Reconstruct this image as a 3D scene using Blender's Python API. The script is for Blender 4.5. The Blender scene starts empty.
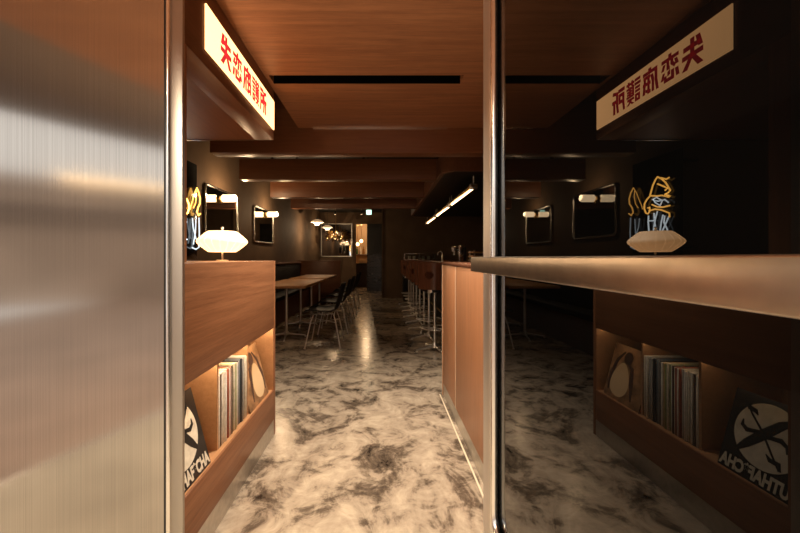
import bpy, bmesh, math, random
from math import pi, sin, cos, radians
from mathutils import Vector, Matrix
random.seed(7)
S = bpy.context.scene
COL = S.collection

# ------------------------------------------------------------------ camera, world, big lights, exposure
H = 1.10                      # eye height
F = 360.0                     # focal length in pixels of the 800 px frame
cd = bpy.data.cameras.new('camera')
cam = bpy.data.objects.new('camera', cd); COL.objects.link(cam)
cam.location = (0, 0, H); cam.rotation_euler = (pi/2, 0, 0)
cd.sensor_width = 36; cd.lens = F/800*36
cd.shift_x = 18/800; cd.shift_y = -8.5/800
cd.clip_start = 0.01; cd.clip_end = 200
S.camera = cam
S.view_settings.view_transform = 'Standard'; S.view_settings.look = 'None'
S.view_settings.exposure = 0.0; S.view_settings.gamma = 1.0
S.view_settings.use_curve_mapping = False

W = bpy.data.worlds.new('overcast_sky'); S.world = W; W.use_nodes = True
bg = W.node_tree.nodes['Background']
bg.inputs[0].default_value = (1.0, 0.95, 0.90, 1); bg.inputs[1].default_value = 1.3

def spot(name, loc, target, power, color, angle=100, blend=0.6, radius=0.03):
    d = bpy.data.lights.new(name, 'SPOT'); d.energy = power; d.color = color
    d.spot_size = radians(angle); d.spot_blend = blend; d.shadow_soft_size = radius
    o = bpy.data.objects.new(name, d); COL.objects.link(o); o.location = loc
    o.rotation_euler = (Vector(target)-Vector(loc)).to_track_quat('-Z', 'Y').to_euler()
    return o
def point(name, loc, power, color, radius=0.0):
    d = bpy.data.lights.new(name, 'POINT'); d.energy = power; d.color = color; d.shadow_soft_size = radius
    o = bpy.data.objects.new(name, d); COL.objects.link(o); o.location = loc
    return o
WARM = (1.0, 0.84, 0.66)
# recessed downlights in the black ceiling slot
for i, (x, p) in enumerate(((-0.28, 80), (0.0, 74), (0.28, 80))):
    spot('slot_downlight', (x, 2.10, 2.168), (x, 1.95, 0), p, WARM, 112, 0.75, 0.0)
# spots added out of view at ground level, brightening the wood ceiling and soffit
spot('added_ceiling_wash', (-0.42, -0.30, 0.02), (-0.42, 0.25, 2.14), 200, (1, .80, .58), 92, 1.0, 0.0)
spot('added_ceiling_wash', (-1.15, 0.1, 0.02), (-1.1, 0.15, 2.14), 90, (1, .78, .54), 62, 0.8, 0.0)
# unseen spot added to brighten the pavement and bounce light onto the soffit
spot('added_porch_spot', (-0.95, -0.25, 2.13), (-0.95, -0.25, 0), 200, (1, .80, .56), 150, 0.6, 0.0)

# ------------------------------------------------------------------ materials
MATS = {}
def new_mat(name):
    m = bpy.data.materials.new(name); m.use_nodes = True
    return m, m.node_tree.nodes, m.node_tree.links, m.node_tree.nodes['Principled BSDF']
def plain(name, col, rough=0.5, metal=0.0, spec=0.5, noise=0.0, scale=20, emis=None, estr=0, coat=0):
    if name in MATS: return MATS[name]
    m, N, L, b = new_mat(name)
    b.inputs['Base Color'].default_value = (*col, 1); b.inputs['Roughness'].default_value = rough
    b.inputs['Metallic'].default_value = metal; b.inputs['Specular IOR Level'].default_value = spec
    b.inputs['Coat Weight'].default_value = coat
    if noise:
        tc = N.new('ShaderNodeTexCoord'); t = N.new('ShaderNodeTexNoise'); t.inputs['Scale'].default_value = scale
        t.inputs['Detail'].default_value = 5
        L.new(tc.outputs['Object'], t.inputs['Vector'])
        r = N.new('ShaderNodeValToRGB')
        r.color_ramp.elements[0].position = .3; r.color_ramp.elements[1].position = .7
        r.color_ramp.elements[0].color = (*[c*(1-noise) for c in col], 1)
        r.color_ramp.elements[1].color = (*[min(1, c*(1+noise)) for c in col], 1)
        L.new(t.outputs['Fac'], r.inputs['Fac']); L.new(r.outputs['Color'], b.inputs['Base Color'])
    if emis:
        b.inputs['Emission Color'].default_value = (*emis, 1); b.inputs['Emission Strength'].default_value = estr
    MATS[name] = m; return m
def wood(name, dark, light, axis='Y', scale=9.0, rough=0.38, stretch=26.0):
    """straight-grained veneer; the grain runs along `axis` of the object"""
    if name in MATS: return MATS[name]
    m, N, L, b = new_mat(name)
    tc = N.new('ShaderNodeTexCoord'); mp = N.new('ShaderNodeMapping')
    sc = {'X': (1, stretch, stretch), 'Y': (stretch, 1, stretch), 'Z': (stretch, stretch, 1)}[axis]
    mp.inputs['Scale'].default_value = sc
    L.new(tc.outputs['Object'], mp.inputs['Vector'])
    n1 = N.new('ShaderNodeTexNoise'); n1.inputs['Scale'].default_value = scale*.22; n1.inputs['Detail'].default_value = 3
    n1.inputs['Distortion'].default_value = .6
    n2 = N.new('ShaderNodeTexNoise'); n2.inputs['Scale'].default_value = scale*1.1; n2.inputs['Detail'].default_value = 8
    n2.inputs['Roughness'].default_value = .7
    L.new(mp.outputs[0], n1.inputs['Vector']); L.new(mp.outputs[0], n2.inputs['Vector'])
    mx = N.new('ShaderNodeMath'); mx.operation = 'MULTIPLY_ADD'; mx.inputs[1].default_value = .5
    hf = N.new('ShaderNodeMath'); hf.operation = 'MULTIPLY'; hf.inputs[1].default_value = .5
    L.new(n2.outputs['Fac'], hf.inputs[0])
    L.new(n1.outputs['Fac'], mx.inputs[0]); L.new(hf.outputs[0], mx.inputs[2])
    r = N.new('ShaderNodeValToRGB')
    r.color_ramp.elements[0].position = .34; r.color_ramp.elements[1].position = .66
    r.color_ramp.elements[0].color = (*dark, 1); r.color_ramp.elements[1].color = (*light, 1)
    L.new(mx.outputs[0], r.inputs['Fac']); L.new(r.outputs['Color'], b.inputs['Base Color'])
    b.inputs['Roughness'].default_value = rough; b.inputs['Specular IOR Level'].default_value = .35
    bp = N.new('ShaderNodeBump'); bp.inputs['Strength'].default_value = .08; bp.inputs['Distance'].default_value = .002
    L.new(n2.outputs['Fac'], bp.inputs['Height']); L.new(bp.outputs[0], b.inputs['Normal'])
    MATS[name] = m; return m
def emit(name, col, strength, base=(.8, .8, .8), rough=.5):
    return plain(name, base, rough, emis=col, estr=strength)

CAB_D, CAB_L = (.185, .074, .033), (.345, .155, .073)
M_cab = wood('cabinet_veneer', CAB_D, CAB_L, 'Y')
M_cabz = wood('upright_veneer', CAB_D, CAB_L, 'Z')
M_ceil = wood('ceiling_veneer', (.170, .068, .031), (.340, .150, .068), 'X', 8, .42, 18)
M_beam = wood('beam_veneer', (.150, .058, .026), (.215, .088, .040), 'X', 8, .4)
M_beamy = wood('soffit_veneer', (.150, .058, .026), (.215, .088, .040), 'Y', 8, .4)
M_bar = wood('bar_veneer', (.30, .130, .060), (.44, .205, .100), 'Z', 9, .38)
M_shelf = wood('shelf_veneer', (.42, .22, .105), (.54, .30, .15), 'Y', 9, .45)
M_table = wood('table_oak', (.36, .17, .065), (.52, .26, .105), 'Y', 9, .55)
M_walnut = wood('walnut_ply', (.115, .046, .026), (.20, .08, .045), 'Z', 9, .25)
M_chrome = plain('chrome', (.93, .91, .87), .36, 1.0)
M_steel = plain('satin_steel', (.60, .57, .53), .34, 1.0, noise=.10, scale=40)
M_polish = plain('polished_steel', (.84, .82, .79), .22, 1.0)
M_black = plain('black_plastic', (.012, .011, .010), .4)
M_slot = plain('slot_black', (.003, .003, .003), 1.0, spec=0)
M_bleather = plain('black_leather', (.010, .009, .008), .55, spec=.25, noise=.3, scale=30)
M_paint = plain('dark_wall_paint', (.155, .102, .064), .75, spec=.2, noise=.12, scale=3)
M_ceilpaint = plain('black_ceiling_paint', (.018, .015, .013), .7, noise=.2, scale=4)
M_blackpanel = plain('black_gloss_panel', (.008, .008, .008), .12)
M_mirror = plain('mirror_silver', (.80, .80, .78), .01, 1.0)
M_brass = plain('brass', (.62, .40, .16), .28, 1.0)
M_globe = emit('opal_globe', (1.0, .70, .40), 4.2, (.9, .85, .75))
M_shade = emit('lamp_shade_glow', (1.0, .50, .19), 3.5, (.9, .85, .75))
M_signface = emit('sign_face_glow', (1.0, .50, .19), 3.5, (.9, .85, .75))
M_red = plain('sign_red', (.42, .012, .018), .5, emis=(.9, .04, .045), estr=.75)
M_led = emit('led_strip_glow', (1.0, .74, .45), 26)
M_tube = emit('lamp_tube_glow', (1.0, .62, .30), 8)
M_amber = emit('neon_amber', (1.0, .47, .08), 9)
M_white = emit('neon_white', (.85, .95, 1.0), 5)
M_exit = emit('exit_sign_green', (.55, 1.0, .78), 3.0)
M_glassclear = None
def clear_glass():
    m, N, L, b = new_mat('clear_glass')
    b.inputs['Base Color'].default_value = (.9, .95, .93, 1); b.inputs['Roughness'].default_value = .02
    b.inputs['Transmission Weight'].default_value = 1; b.inputs['IOR'].default_value = 1.3
    return m
M_glassclear = clear_glass()
def black_glass():
    m, N, L, b = new_mat('black_mirror_glass')
    b.inputs['Base Color'].default_value = (.0015, .0015, .0015, 1); b.inputs['Roughness'].default_value = 0.0
    b.inputs['IOR'].default_value = 1.42
    return m
M_bglass = black_glass()
def brushed():
    m, N, L, b = new_mat('brushed_steel')
    tc = N.new('ShaderNodeTexCoord'); mp = N.new('ShaderNodeMapping'); mp.inputs['Scale'].default_value = (650, 650, 1.0)
    t = N.new('ShaderNodeTexNoise'); t.inputs['Scale'].default_value = 1; t.inputs['Detail'].default_value = 3
    L.new(tc.outputs['Object'], mp.inputs[0]); L.new(mp.outputs[0], t.inputs['Vector'])
    r = N.new('ShaderNodeValToRGB')
    r.color_ramp.elements[0].position = .25; r.color_ramp.elements[1].position = .75
    r.color_ramp.elements[0].color = (.40, .375, .345, 1); r.color_ramp.elements[1].color = (.56, .53, .49, 1)
    L.new(t.outputs['Fac'], r.inputs[0]); L.new(r.outputs[0], b.inputs['Base Color'])
    b.inputs['Metallic'].default_value = 1; b.inputs['Roughness'].default_value = .12
    b.inputs['Anisotropic'].default_value = 0
    tg = N.new('ShaderNodeTangent'); tg.direction_type = 'UV_MAP'; tg.uv_map = 'UVMap'
    L.new(tg.outputs[0], b.inputs['Tangent'])
    bp = N.new('ShaderNodeBump'); bp.inputs['Strength'].default_value = .02; bp.inputs['Distance'].default_value = .0005
    L.new(t.outputs['Fac'], bp.inputs['Height']); L.new(bp.outputs[0], b.inputs['Normal'])
    return m
M_brushed = brushed()
def floor_mat():
    m, N, L, b = new_mat('polished_marbled_concrete')
    tc = N.new('ShaderNodeTexCoord')
    n1 = N.new('ShaderNodeTexNoise'); n1.inputs['Scale'].default_value = 2.9; n1.inputs['Detail'].default_value = 9
    n1.inputs['Roughness'].default_value = .66; n1.inputs['Distortion'].default_value = 1.3
    n2 = N.new('ShaderNodeTexNoise'); n2.inputs['Scale'].default_value = 8.5; n2.inputs['Detail'].default_value = 8
    n2.inputs['Roughness'].default_value = .7; n2.inputs['Distortion'].default_value = .8
    L.new(tc.outputs['Object'], n1.inputs['Vector']); L.new(tc.outputs['Object'], n2.inputs['Vector'])
    mx = N.new('ShaderNodeMix'); mx.inputs[0].default_value = .40
    L.new(n1.outputs['Fac'], mx.inputs[2]); L.new(n2.outputs['Fac'], mx.inputs[3])
    r = N.new('ShaderNodeValToRGB'); e = r.color_ramp.elements
    e[0].position = .365; e[0].color = (.035, .026, .019, 1)
    e[1].position = .60; e[1].color = (.56, .47, .36, 1)
    k = e.new(.44); k.color = (.15, .115, .085, 1)
    k = e.new(.50); k.color = (.38, .31, .235, 1)
    L.new(mx.outputs[0], r.inputs[0]); L.new(r.outputs[0], b.inputs['Base Color'])
    rr = N.new('ShaderNodeMapRange'); rr.inputs[3].default_value = .12; rr.inputs[4].default_value = .30
    L.new(n2.outputs['Fac'], rr.inputs[0]); L.new(rr.outputs[0], b.inputs['Roughness'])
    bp = N.new('ShaderNodeBump'); bp.inputs['Strength'].default_value = .06; bp.inputs['Distance'].default_value = .004
    L.new(n1.outputs['Fac'], bp.inputs['Height']); L.new(bp.outputs[0], b.inputs['Normal'])
    b.inputs['Specular IOR Level'].default_value = .5
    return m
M_floor = floor_mat()
def tile_mat():
    m, N, L, b = new_mat('black_wall_tile')
    tc = N.new('ShaderNodeTexCoord'); mp = N.new('ShaderNodeMapping'); mp.inputs['Rotation'].default_value = (pi/2, 0, 0)
    t = N.new('ShaderNodeTexBrick'); t.inputs['Scale'].default_value = 5
    t.inputs['Color1'].default_value = (.012, .012, .013, 1); t.inputs['Color2'].default_value = (.02, .02, .02, 1)
    t.inputs['Mortar'].default_value = (.06, .055, .05, 1); t.inputs['Mortar Size'].default_value = .02
    L.new(tc.outputs['Object'], mp.inputs[0]); L.new(mp.outputs[0], t.inputs[0])
    L.new(t.outputs[0], b.inputs['Base Color']); b.inputs['Roughness'].default_value = .2
    return m
M_tile = tile_mat()

# ------------------------------------------------------------------ mesh helpers
def bx(bm, x0, x1, y0, y1, z0, z1, bev=0.0, seg=2):
    r = bmesh.ops.create_cube(bm, size=1.0)
    vs = r['verts']
    for v in vs:
        v.co = Vector((x0+(v.co.x+.5)*(x1-x0), y0+(v.co.y+.5)*(y1-y0), z0+(v.co.z+.5)*(z1-z0)))
    fs = {f for v in vs for f in v.link_faces}
    for f in fs: f.smooth = False
    if bev:
        es = list({e for v in vs for e in v.link_edges})
        bmesh.ops.bevel(bm, geom=es, offset=bev, segments=seg, affect='EDGES', profile=.5)
def tube(bm, pts, rad, n=10, closed=False, caps=True):
    pts = [Vector(p) for p in pts]; m = len(pts)
    rads = rad if isinstance(rad, (list, tuple)) else [rad]*m
    rings = []; up = None
    for i, p in enumerate(pts):
        a = pts[i-1] if (i > 0 or closed) else p
        c = pts[(i+1) % m] if (i < m-1 or closed) else p
        t = (c-a).normalized()
        if up is None:
            up = t.orthogonal().normalized()
        else:
            up = (up - t*up.dot(t))
            up = up.normalized() if up.length > 1e-6 else t.orthogonal().normalized()
        w = t.cross(up)
        rings.append([bm.verts.new(p + (up*cos(2*pi*k/n) + w*sin(2*pi*k/n))*rads[i]) for k in range(n)])
    for i in range(m if closed else m-1):
        A, B = rings[i], rings[(i+1) % m]
        for k in range(n):
            bm.faces.new((A[k], A[(k+1) % n], B[(k+1) % n], B[k])).smooth = True
    if caps and not closed:
        bm.faces.new(rings[0][::-1]); bm.faces.new(rings[-1])
def lathe(bm, prof, n=32, at=(0, 0, 0)):
    at = Vector(at); rings = []
    for r, z in prof:
        if r < 1e-6: rings.append([bm.verts.new(at+Vector((0, 0, z)))])
        else: rings.append([bm.verts.new(at+Vector((r*cos(2*pi*k/n), r*sin(2*pi*k/n), z))) for k in range(n)])
    for A, B in zip(rings, rings[1:]):
        if len(A) == 1 and len(B) == 1: continue
        for k in range(n):
            j = (k+1) % n
            if len(A) == 1: bm.faces.new((A[0], B[j], B[k])).smooth = True
            elif len(B) == 1: bm.faces.new((A[k], A[j], B[0])).smooth = True
            else: bm.faces.new((A[k], A[j], B[j], B[k])).smooth = True
def prism(bm, poly, fn, d0, d1):
    """extrude 2-D polygon; fn(u, v, d) -> 3-D point"""
    A = [bm.verts.new(fn(u, v, d0)) for u, v in poly]; B = [bm.verts.new(fn(u, v, d1)) for u, v in poly]
    bm.faces.new(A[::-1]); bm.faces.new(B)
    n = len(poly)
    for k in range(n): bm.faces.new((A[k], A[(k+1) % n], B[(k+1) % n], B[k]))
def ball(bm, c, r, s=(1, 1, 1), u=20, v=12):
    R = bmesh.ops.create_uvsphere(bm, u_segments=u, v_segments=v, radius=r)
    for f in {f for q in R['verts'] for f in q.link_faces}: f.smooth = True
    for q in R['verts']: q.co = Vector((q.co.x*s[0]+c[0], q.co.y*s[1]+c[1], q.co.z*s[2]+c[2]))
def obj(name, bm, mat, parent=None, smooth=True, angle=50, allsmooth=False):
    bmesh.ops.recalc_face_normals(bm, faces=bm.faces)
    me = bpy.data.meshes.new(name); bm.to_mesh(me); bm.free()
    me.materials.append(mat)
    if smooth:
        if allsmooth:
            for p in me.polygons: p.use_smooth = True
        me.set_sharp_from_angle(angle=radians(angle))
    o = bpy.data.objects.new(name, me); COL.objects.link(o)
    if parent: o.parent = parent
    return o
def B(): return bmesh.new()
def box(name, dims, mat, parent=None, bev=0.0):
    b = B(); bx(b, *dims, bev); return obj(name, b, mat, parent)
def tag(o, label, cat, group=None, kind=None):
    o['label'] = label; o['category'] = cat
    if group: o['group'] = group
    if kind: o['kind'] = kind
    return o
def thing(name, label, cat, loc=(0, 0, 0), rz=0, group=None):
    o = bpy.data.objects.new(name, None); COL.objects.link(o)
    o.location = loc; o.rotation_euler = (0, 0, rz)
    return tag(o, label, cat, group)
def struct(o, label=None):
    o['kind'] = 'structure'
    if label: o['label'] = label
    return o
def sbox(name, dims, mat, label=None, bev=0.0): return struct(box(name, dims, mat, None, bev), label)
def dup(root, loc, rz, label):
    r = root.copy(); COL.objects.link(r); r.location = loc; r.rotation_euler = (0, 0, rz); r['label'] = label
    for ch in list(root.children):
        c = ch.copy(); COL.objects.link(c); c.parent = r
        for g in ch.children:
            d = g.copy(); COL.objects.link(d); d.parent = c
    return r

# ------------------------------------------------------------------ the setting
XC = -0.67                    # corridor face of the record cabinet
XG = 0.328                    # face of the black glass
XW = -2.05                    # left wall
YF = 1.08                     # facade plane
sbox('floor', (-2.2, 3.0, 1.10, 15.0, -.05, 0), M_floor, 'polished marbled tan and dark brown concrete floor')
sbox('pavement', (-7, 7, -9, 1.10, -.06, -.001), plain('pavement_stone', (.48, .34, .26), .5, noise=.25, scale=1.5), 'pale pavement outside the entrance')
sbox('ceiling', (-2.2, 3.0, 1.1, 15.0, 2.62, 2.70), M_ceilpaint, 'black painted ceiling above the beams')
sbox('wall_left', (-2.25, XW, 1.1, 15.0, 0, 2.62), M_paint, 'dark brown painted wall with mirrors')
sbox('wall_right', (2.85, 3.0, 1.1, 15.0, 0, 2.62), M_ceilpaint, 'dark wall behind the bar')
# back wall, right section and the return
sbox('wall_back', (0.0, 2.85, 9.9, 10.05, 0, 2.62), M_paint, 'dark grey brown wall at the end of the bar')
sbox('wall_return', (0.0, 0.12, 10.05, 12.0, 0, 2.62), M_paint)
bm = B(); bx(bm, XW, -.87, 12.0, 12.12, 0, 2.62); bx(bm, -.87, -.50, 12.0, 12.12, 2.24, 2.62); bx(bm, -.5, .0, 12.0, 12.12, 1.22, 2.62)
struct(obj('wall_rear', bm, M_paint), 'rear wall with a lit doorway')
sbox('wall_rear_tile', (-.5, 0, 11.97, 12.12, 0, 1.22), M_tile, 'black tiled lower wall beside the lit doorway')
sbox('wall_rear_panel', (-.5, 0, 11.985, 12.0, 1.22, 2.24), M_black)
sbox('wall_rear_corner', (-.005, .02, 9.86, 9.9, 0, 2.62), M_paint)
# lit back room
bm = B(); bx(bm, -1.6, -1.5, 12.12, 14.6, 0, 2.62); bx(bm, .3, .4, 12.12, 14.6, 0, 2.62); bx(bm, -1.6, .4, 14.6, 14.7, 0, 2.62)
struct(obj('wall_backroom', bm, plain('tan_paint', (.62, .42, .24), .6, noise=.1, scale=3)))
# outside, seen only in reflections
bm = B(); prism(bm, [(-11.0, -3.15), (-3.0, -10.9), (14, -10.9), (14, -11.2), (-3.1, -11.2), (-11.2, -3.35)], lambda u, v, d: (u, v, d), 0, 3.0)
bk = struct(obj('wall_street', bm, plain('street_wall', (.50, .37, .28), .7, noise=.25, scale=.7)), 'building across the street')
for z0, z1 in ((1.86, 1.98), (2.10, 2.34), (2.62, 2.68)):
    bm = B(); prism(bm, [(-10.98, -3.10), (-2.98, -10.85), (-3.0, -10.9), (-11.0, -3.15)], lambda u, v, d: (u, v, d), z0, z1)
    obj('lintel_band', bm, plain('street_band', (.16, .11, .085), .6), bk)
bm = B(); tube(bm, [(-7.62, -6.36, 3.03), (-5.9, -8.05, 3.03)], .035, 8); obj('added_streak_line', bm, emit('streak_line_glow', (1, .66, .30), 7), bk)  # glowing line added on the unseen wall for its streak in the steel panel
bm = B(); prism(bm, [(-2.02, 1.08), (-1.85, .416), (-1.585, -.41), (-1.4, -1.0), (.32, -1.0), (.32, 1.08)], lambda u, v, d: (u, v, d), -.001, .004)
struct(obj('floor_porch', bm, plain('porch_concrete', (.62, .54, .42), .45, noise=.2, scale=2)), 'pale concrete porch before the entrance')
bm = B(); tube(bm, [(-2.02, 1.07, .003), (-1.85, .416, .003), (-1.585, -.41, .003), (-1.4, -1.0, .003)], .008, 8)
struct(obj('trim_15', bm, M_polish), 'metal edging of the porch floor')

# steel facade panel on the left, groove and jamb
bm = B(); bx(bm, -2.3, -.650, YF, YF+.02, 0, 2.14)
uvl = bm.loops.layers.uv.new('UVMap')
for f in bm.faces:
    for l in f.loops: l[uvl].uv = (l.vert.co.x, l.vert.co.z)
o = struct(obj('wall_front', bm, M_brushed, smooth=False), 'brushed stainless steel wall panel beside the entrance')
sbox('wall_front_inner', (-2.2, -.645, YF+.02, YF+.05, 0, 2.62), M_ceilpaint)
sbox('trim_1', (-.652, -.632, YF-.004, YF+.02, 0, 2.14), plain('dark_groove', (.03, .028, .026), .3, .6), 'dark groove between steel panel and jamb')
bm = B(); bx(bm, -.632, -.588, YF-.018, YF-.006, 0, 2.14, .002); bx(bm, -.632, -.622, YF-.008, YF+.045, 0, 2.14)
struct(obj('door_1', bm, plain('jamb_steel', (.42, .39, .36), .42, 1.0)), 'stainless steel door jamb')
bm = B(); tube(bm, [(-.629, YF-.02, 0), (-.629, YF-.02, 2.14)], .0065, 12)
struct(obj('trim_2', bm, M_polish), 'bright steel bead on the door jamb')

# wood ceiling, with the black slot left open
bm = B()
for d in ((-.67, 2.85, .2, 2.05), (-.67, 2.85, 2.15, 2.88), (-.67, -.645, 2.05, 2.15), (.466, 2.85, 2.05, 2.15)):
    bx(bm, d[0], d[1], d[2], d[3], 2.14, 2.19)
wc = struct(obj('ceiling_panel', bm, M_ceil), 'wood veneered ceiling panel')
bm = B(); bx(bm, -.66, .48, 2.03, 2.17, 2.26, 2.27); bx(bm, -.66, .48, 2.03, 2.05, 2.19, 2.26); bx(bm, -.66, .48, 2.15, 2.17, 2.19, 2.26); bx(bm, -.66, -.645, 2.05, 2.15, 2.19, 2.26); bx(bm, .466, .48, 2.05, 2.15, 2.19, 2.26)
slot = obj('slot_recess', bm, M_slot, wc)
bm = B(); bx(bm, -.645, .466, 2.05, 2.053, 2.141, 2.19); bx(bm, -.645, .466, 2.147, 2.15, 2.141, 2.19); obj('slot_lining', bm, M_slot, wc)
for x in (-.45, -.10, .25):
    bm = B(); lathe(bm, [(.030, 2.222), (.033, 2.222), (.033, 2.26), (.030, 2.26)], 18, (x, 2.10, 0)); obj('downlight', bm, M_slot, wc)
# outside soffit: wood part and darker outer part (edges run obliquely)
bm = B(); prism(bm, [(-1.75, 1.08), (-1.67, .587), (-1.30, -.35), (.6, -.6), (.6, .2), (-.67, .2), (-.67, 1.08)], lambda u, v, d: (u, v, d), 2.14, 2.2)
struct(obj('ceiling_porch', bm, M_ceil), 'wood soffit over the entrance')
bm = B(); prism(bm, [(-3.2, 1.08), (-2.68, -.37), (-2.09, -1.3), (.6, -1.3), (.6, -.6), (-1.30, -.35), (-1.67, .587), (-1.75, 1.08)], lambda u, v, d: (u, v, d), 2.14, 2.2)
struct(obj('ceiling_porch_edge', bm, plain('soffit_brown', (.16, .11, .08), .6)))
# soffit box on the left that carries the sign
bm = B(); bx(bm, -2.05, XC-.115, 1.135, 2.23, 1.835, 2.62)
struct(obj('trim_3', bm, M_beamy), 'dropped wood soffit over the record cabinet')
bm = B(); bx(bm, XC-.115, XC, 1.135, 2.23, 1.83, 2.62, .002)
struct(obj('trim_4', bm, M_beamy), 'wood fascia that carries the illuminated sign')
sbox('trim_5', (-2.0, -.79, 2.232, 2.24, 1.830, 1.850), M_polish, 'thin metal strip along the soffit edge')
sbox('wall_upright', (-.80, XC, 1.135, 1.235, 1.085, 1.83), M_cabz, 'wood upright between the jamb and the record cabinet')
# beams
sbox('trim_6', (-1.38, 2.85, 2.885, 3.02, 1.945, 2.62), M_beam, 'first wood ceiling beam, past the ceiling panel', .003)
sbox('trim_7', (-.55, .52, 2.874, 2.884, 2.128, 2.140), M_polish, 'thin metal strip where panel meets beam')
for i, (y, x0) in enumerate(((3.88, -1.54), (5.02, -1.56), (6.15, -1.56))):
    sbox('trim_%d' % (8+i), (x0, 2.85, y, y+.13, 1.95, 2.17), M_beam, 'wood ceiling beam across the room, number %d from the entrance' % (i+2), .003)
# hanging rods hold the beams to the ceiling
bm = B()
for y in (3.88, 5.02, 6.15):
    for x in (-1.2, -.2): bx(bm, x-.01, x+.01, y+.05, y+.07, 2.17, 2.62)
struct(obj('trim_13', bm, M_black), 'black rods that hold the beams')
# closing walls behind the black glass (bar interior side of facade)
sbox('wall_facade', (XG+.06, 3.0, 1.10, 1.16, 0, 2.62), M_ceilpaint)
sbox('wall_facade_header', (-.63, XG+.06, 1.10, 1.155, 2.19, 2.62), M_ceilpaint)

# glazed screen on the right: black glass, steel frame
bm = B(); bx(bm, XG, XG+.012, -1.6, 1.029, .335, 2.14)
w1 = struct(obj('window_1', bm, M_bglass, smooth=False), 'black mirror glass screen in a steel frame')
bm = B(); bx(bm, XG-.019, XG+.05, 1.03, 1.10, 0, 2.14, .002)
obj('frame_post', bm, plain('post_steel', (.66, .62, .57), .45, 1.0), w1)
# polished bead: comes down the post, turns and runs along the sill
bm = B()
pts = [(XG-.010, 1.020, 2.14), (XG-.010, 1.020, .40)]
for k in range(7):
    a = k/6*pi/2
    pts.append((XG-.010, 1.020-.05*(1-cos(a)), .385-.05*sin(a)))
pts.append((XG-.010, -1.6, .335))
tube(bm, pts, .0105, 16)
obj('frame_bead', bm, M_polish, w1)
bm = B(); tube(bm, [(XG+.0045, 1.022, 2.14), (XG+.0045, 1.022, .36)], .0065, 10)
obj('glazing_bead', bm, M_polish, w1)
bm = B(); bx(bm, XG+.002, XG+.03, -1.6, 1.03, 0, .330)
obj('kick_panel', bm, M_steel, w1)
# ledge
lt = tag(box('bar_ledge', (.248, XG-.0265, -1.2, 1.008, 1.0630, 1.1025), plain('ledge_steel', (.50, .42, .345), .30, 1.0, noise=.12, scale=30), None, .0025),
         'long brushed steel ledge fixed along the black glass screen', 'ledge')

# ------------------------------------------------------------------ record cabinet
cabinet = thing('record_cabinet', 'orange wood record cabinet with an open compartment below the lit table lamp', 'cabinet', (0, 0, 0))
Y0, Y1 = 1.135, 2.235
ZT, ZO1, ZO0 = 1.083, .666, .283
box('front_panel', (XC-.010, XC, Y0, Y1, ZO1, ZT-.001), M_cab, cabinet, .0015)
box('front_panel', (XC-.010, XC, Y0, Y1, .10, ZO0), M_cab, cabinet, .0015)
box('top_panel', (-1.16, XC-.010, Y0, Y1, ZT-.025, ZT), M_cab, cabinet, .0015)
box('end_panel', (-1.16, XC+.0005, Y1, Y1+.025, 0, ZT), M_cabz, cabinet, .0015)
box('end_lining', (-1.04, XC-.004, Y1-.005, Y1-.0005, ZO0, ZO1), M_shelf, cabinet)
box('end_panel', (-1.16, XC-.010, Y0, Y0+.012, .1, ZT-.025), M_shelf, cabinet)
box('back_panel', (-1.06, -1.045, Y0+.012, Y1, .283, ZT-.025), M_shelf, cabinet)
box('compartment_floor', (-1.045, XC-.010, Y0+.012, Y1, ZO0-.02, ZO0-.0005), M_shelf, cabinet)
box('compartment_ceiling', (-1.045, XC-.010, Y0+.012, Y1, ZO1+.004, ZO1+.02), M_shelf, cabinet)
box('stile', (XC-.010, XC, Y0, 1.176, ZO0, ZO1), M_cabz, cabinet)
box('divider', (-1.045, XC-.03, 1.528, 1.541, ZO0, ZO1+.003), M_shelf, cabinet)
box('divider', (-1.045, XC-.03, 1.873, 1.885, ZO0, ZO1+.003), M_shelf, cabinet)
box('light_strip', (-.715, -.697, Y0+.03, Y1-.01, ZO1-.004, ZO1+.0035), M_led, cabinet)
k = box('kick_plate', (XC-.03, XC-.001, Y0, Y1+.01, 0, .0995), M_steel, cabinet); k['label'] = 'brushed steel kick plate'

# leaning record: black sleeve, pale disc with a curved crossed emblem, lettering
def text_bm(txt, size, offset=0.0, extrude=.0, sx=1.0):
    cu = bpy.data.curves.new('lettering', 'FONT'); cu.body = txt; cu.size = size; cu.offset = offset; cu.extrude = extrude
    cu.resolution_u = 3
    o = bpy.data.objects.new('lettering', cu); COL.objects.link(o)
    bpy.context.view_layer.update()
    me = bpy.data.meshes.new_from_object(o.evaluated_get(bpy.context.evaluated_depsgraph_get()))
    bpy.data.objects.remove(o); bpy.data.curves.remove(cu)
    bm = bmesh.new(); bm.from_mesh(me); bpy.data.meshes.remove(me)
    for v in bm.verts: v.co.x *= sx
    return bm
def fit(bm, x0, x1, y0, y1):
    xs = [v.co.x for v in bm.verts]; ys = [v.co.y for v in bm.verts]
    a, b, c, d = min(xs), max(xs), min(ys), max(ys)
    for v in bm.verts:
        v.co.x = x0+(v.co.x-a)/(b-a)*(x1-x0); v.co.y = y0+(v.co.y-c)/(d-c)*(y1-y0)
def orient_wall(o, loc, lean=0.0, yaw=0.0):
    """local x -> +Y (away from the entrance), local y -> up, local z -> +X (towards the corridor); leaned back by `lean`"""
    o.matrix_world = Matrix.Translation(loc) @ Matrix.Rotation(yaw, 4, 'Z') @ Matrix.Rotation(-lean, 4, 'Y') @ Matrix(((0, 0, 1, 0), (1, 0, 0, 0), (0, 1, 0, 0), (0, 0, 0, 1)))
M_sleeveblack = plain('sleeve_black', (.020, .016, .014), .5, noise=.4, scale=25)
M_cream = plain('print_cream', (.72, .66, .54), .6, noise=.12, scale=30)
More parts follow.
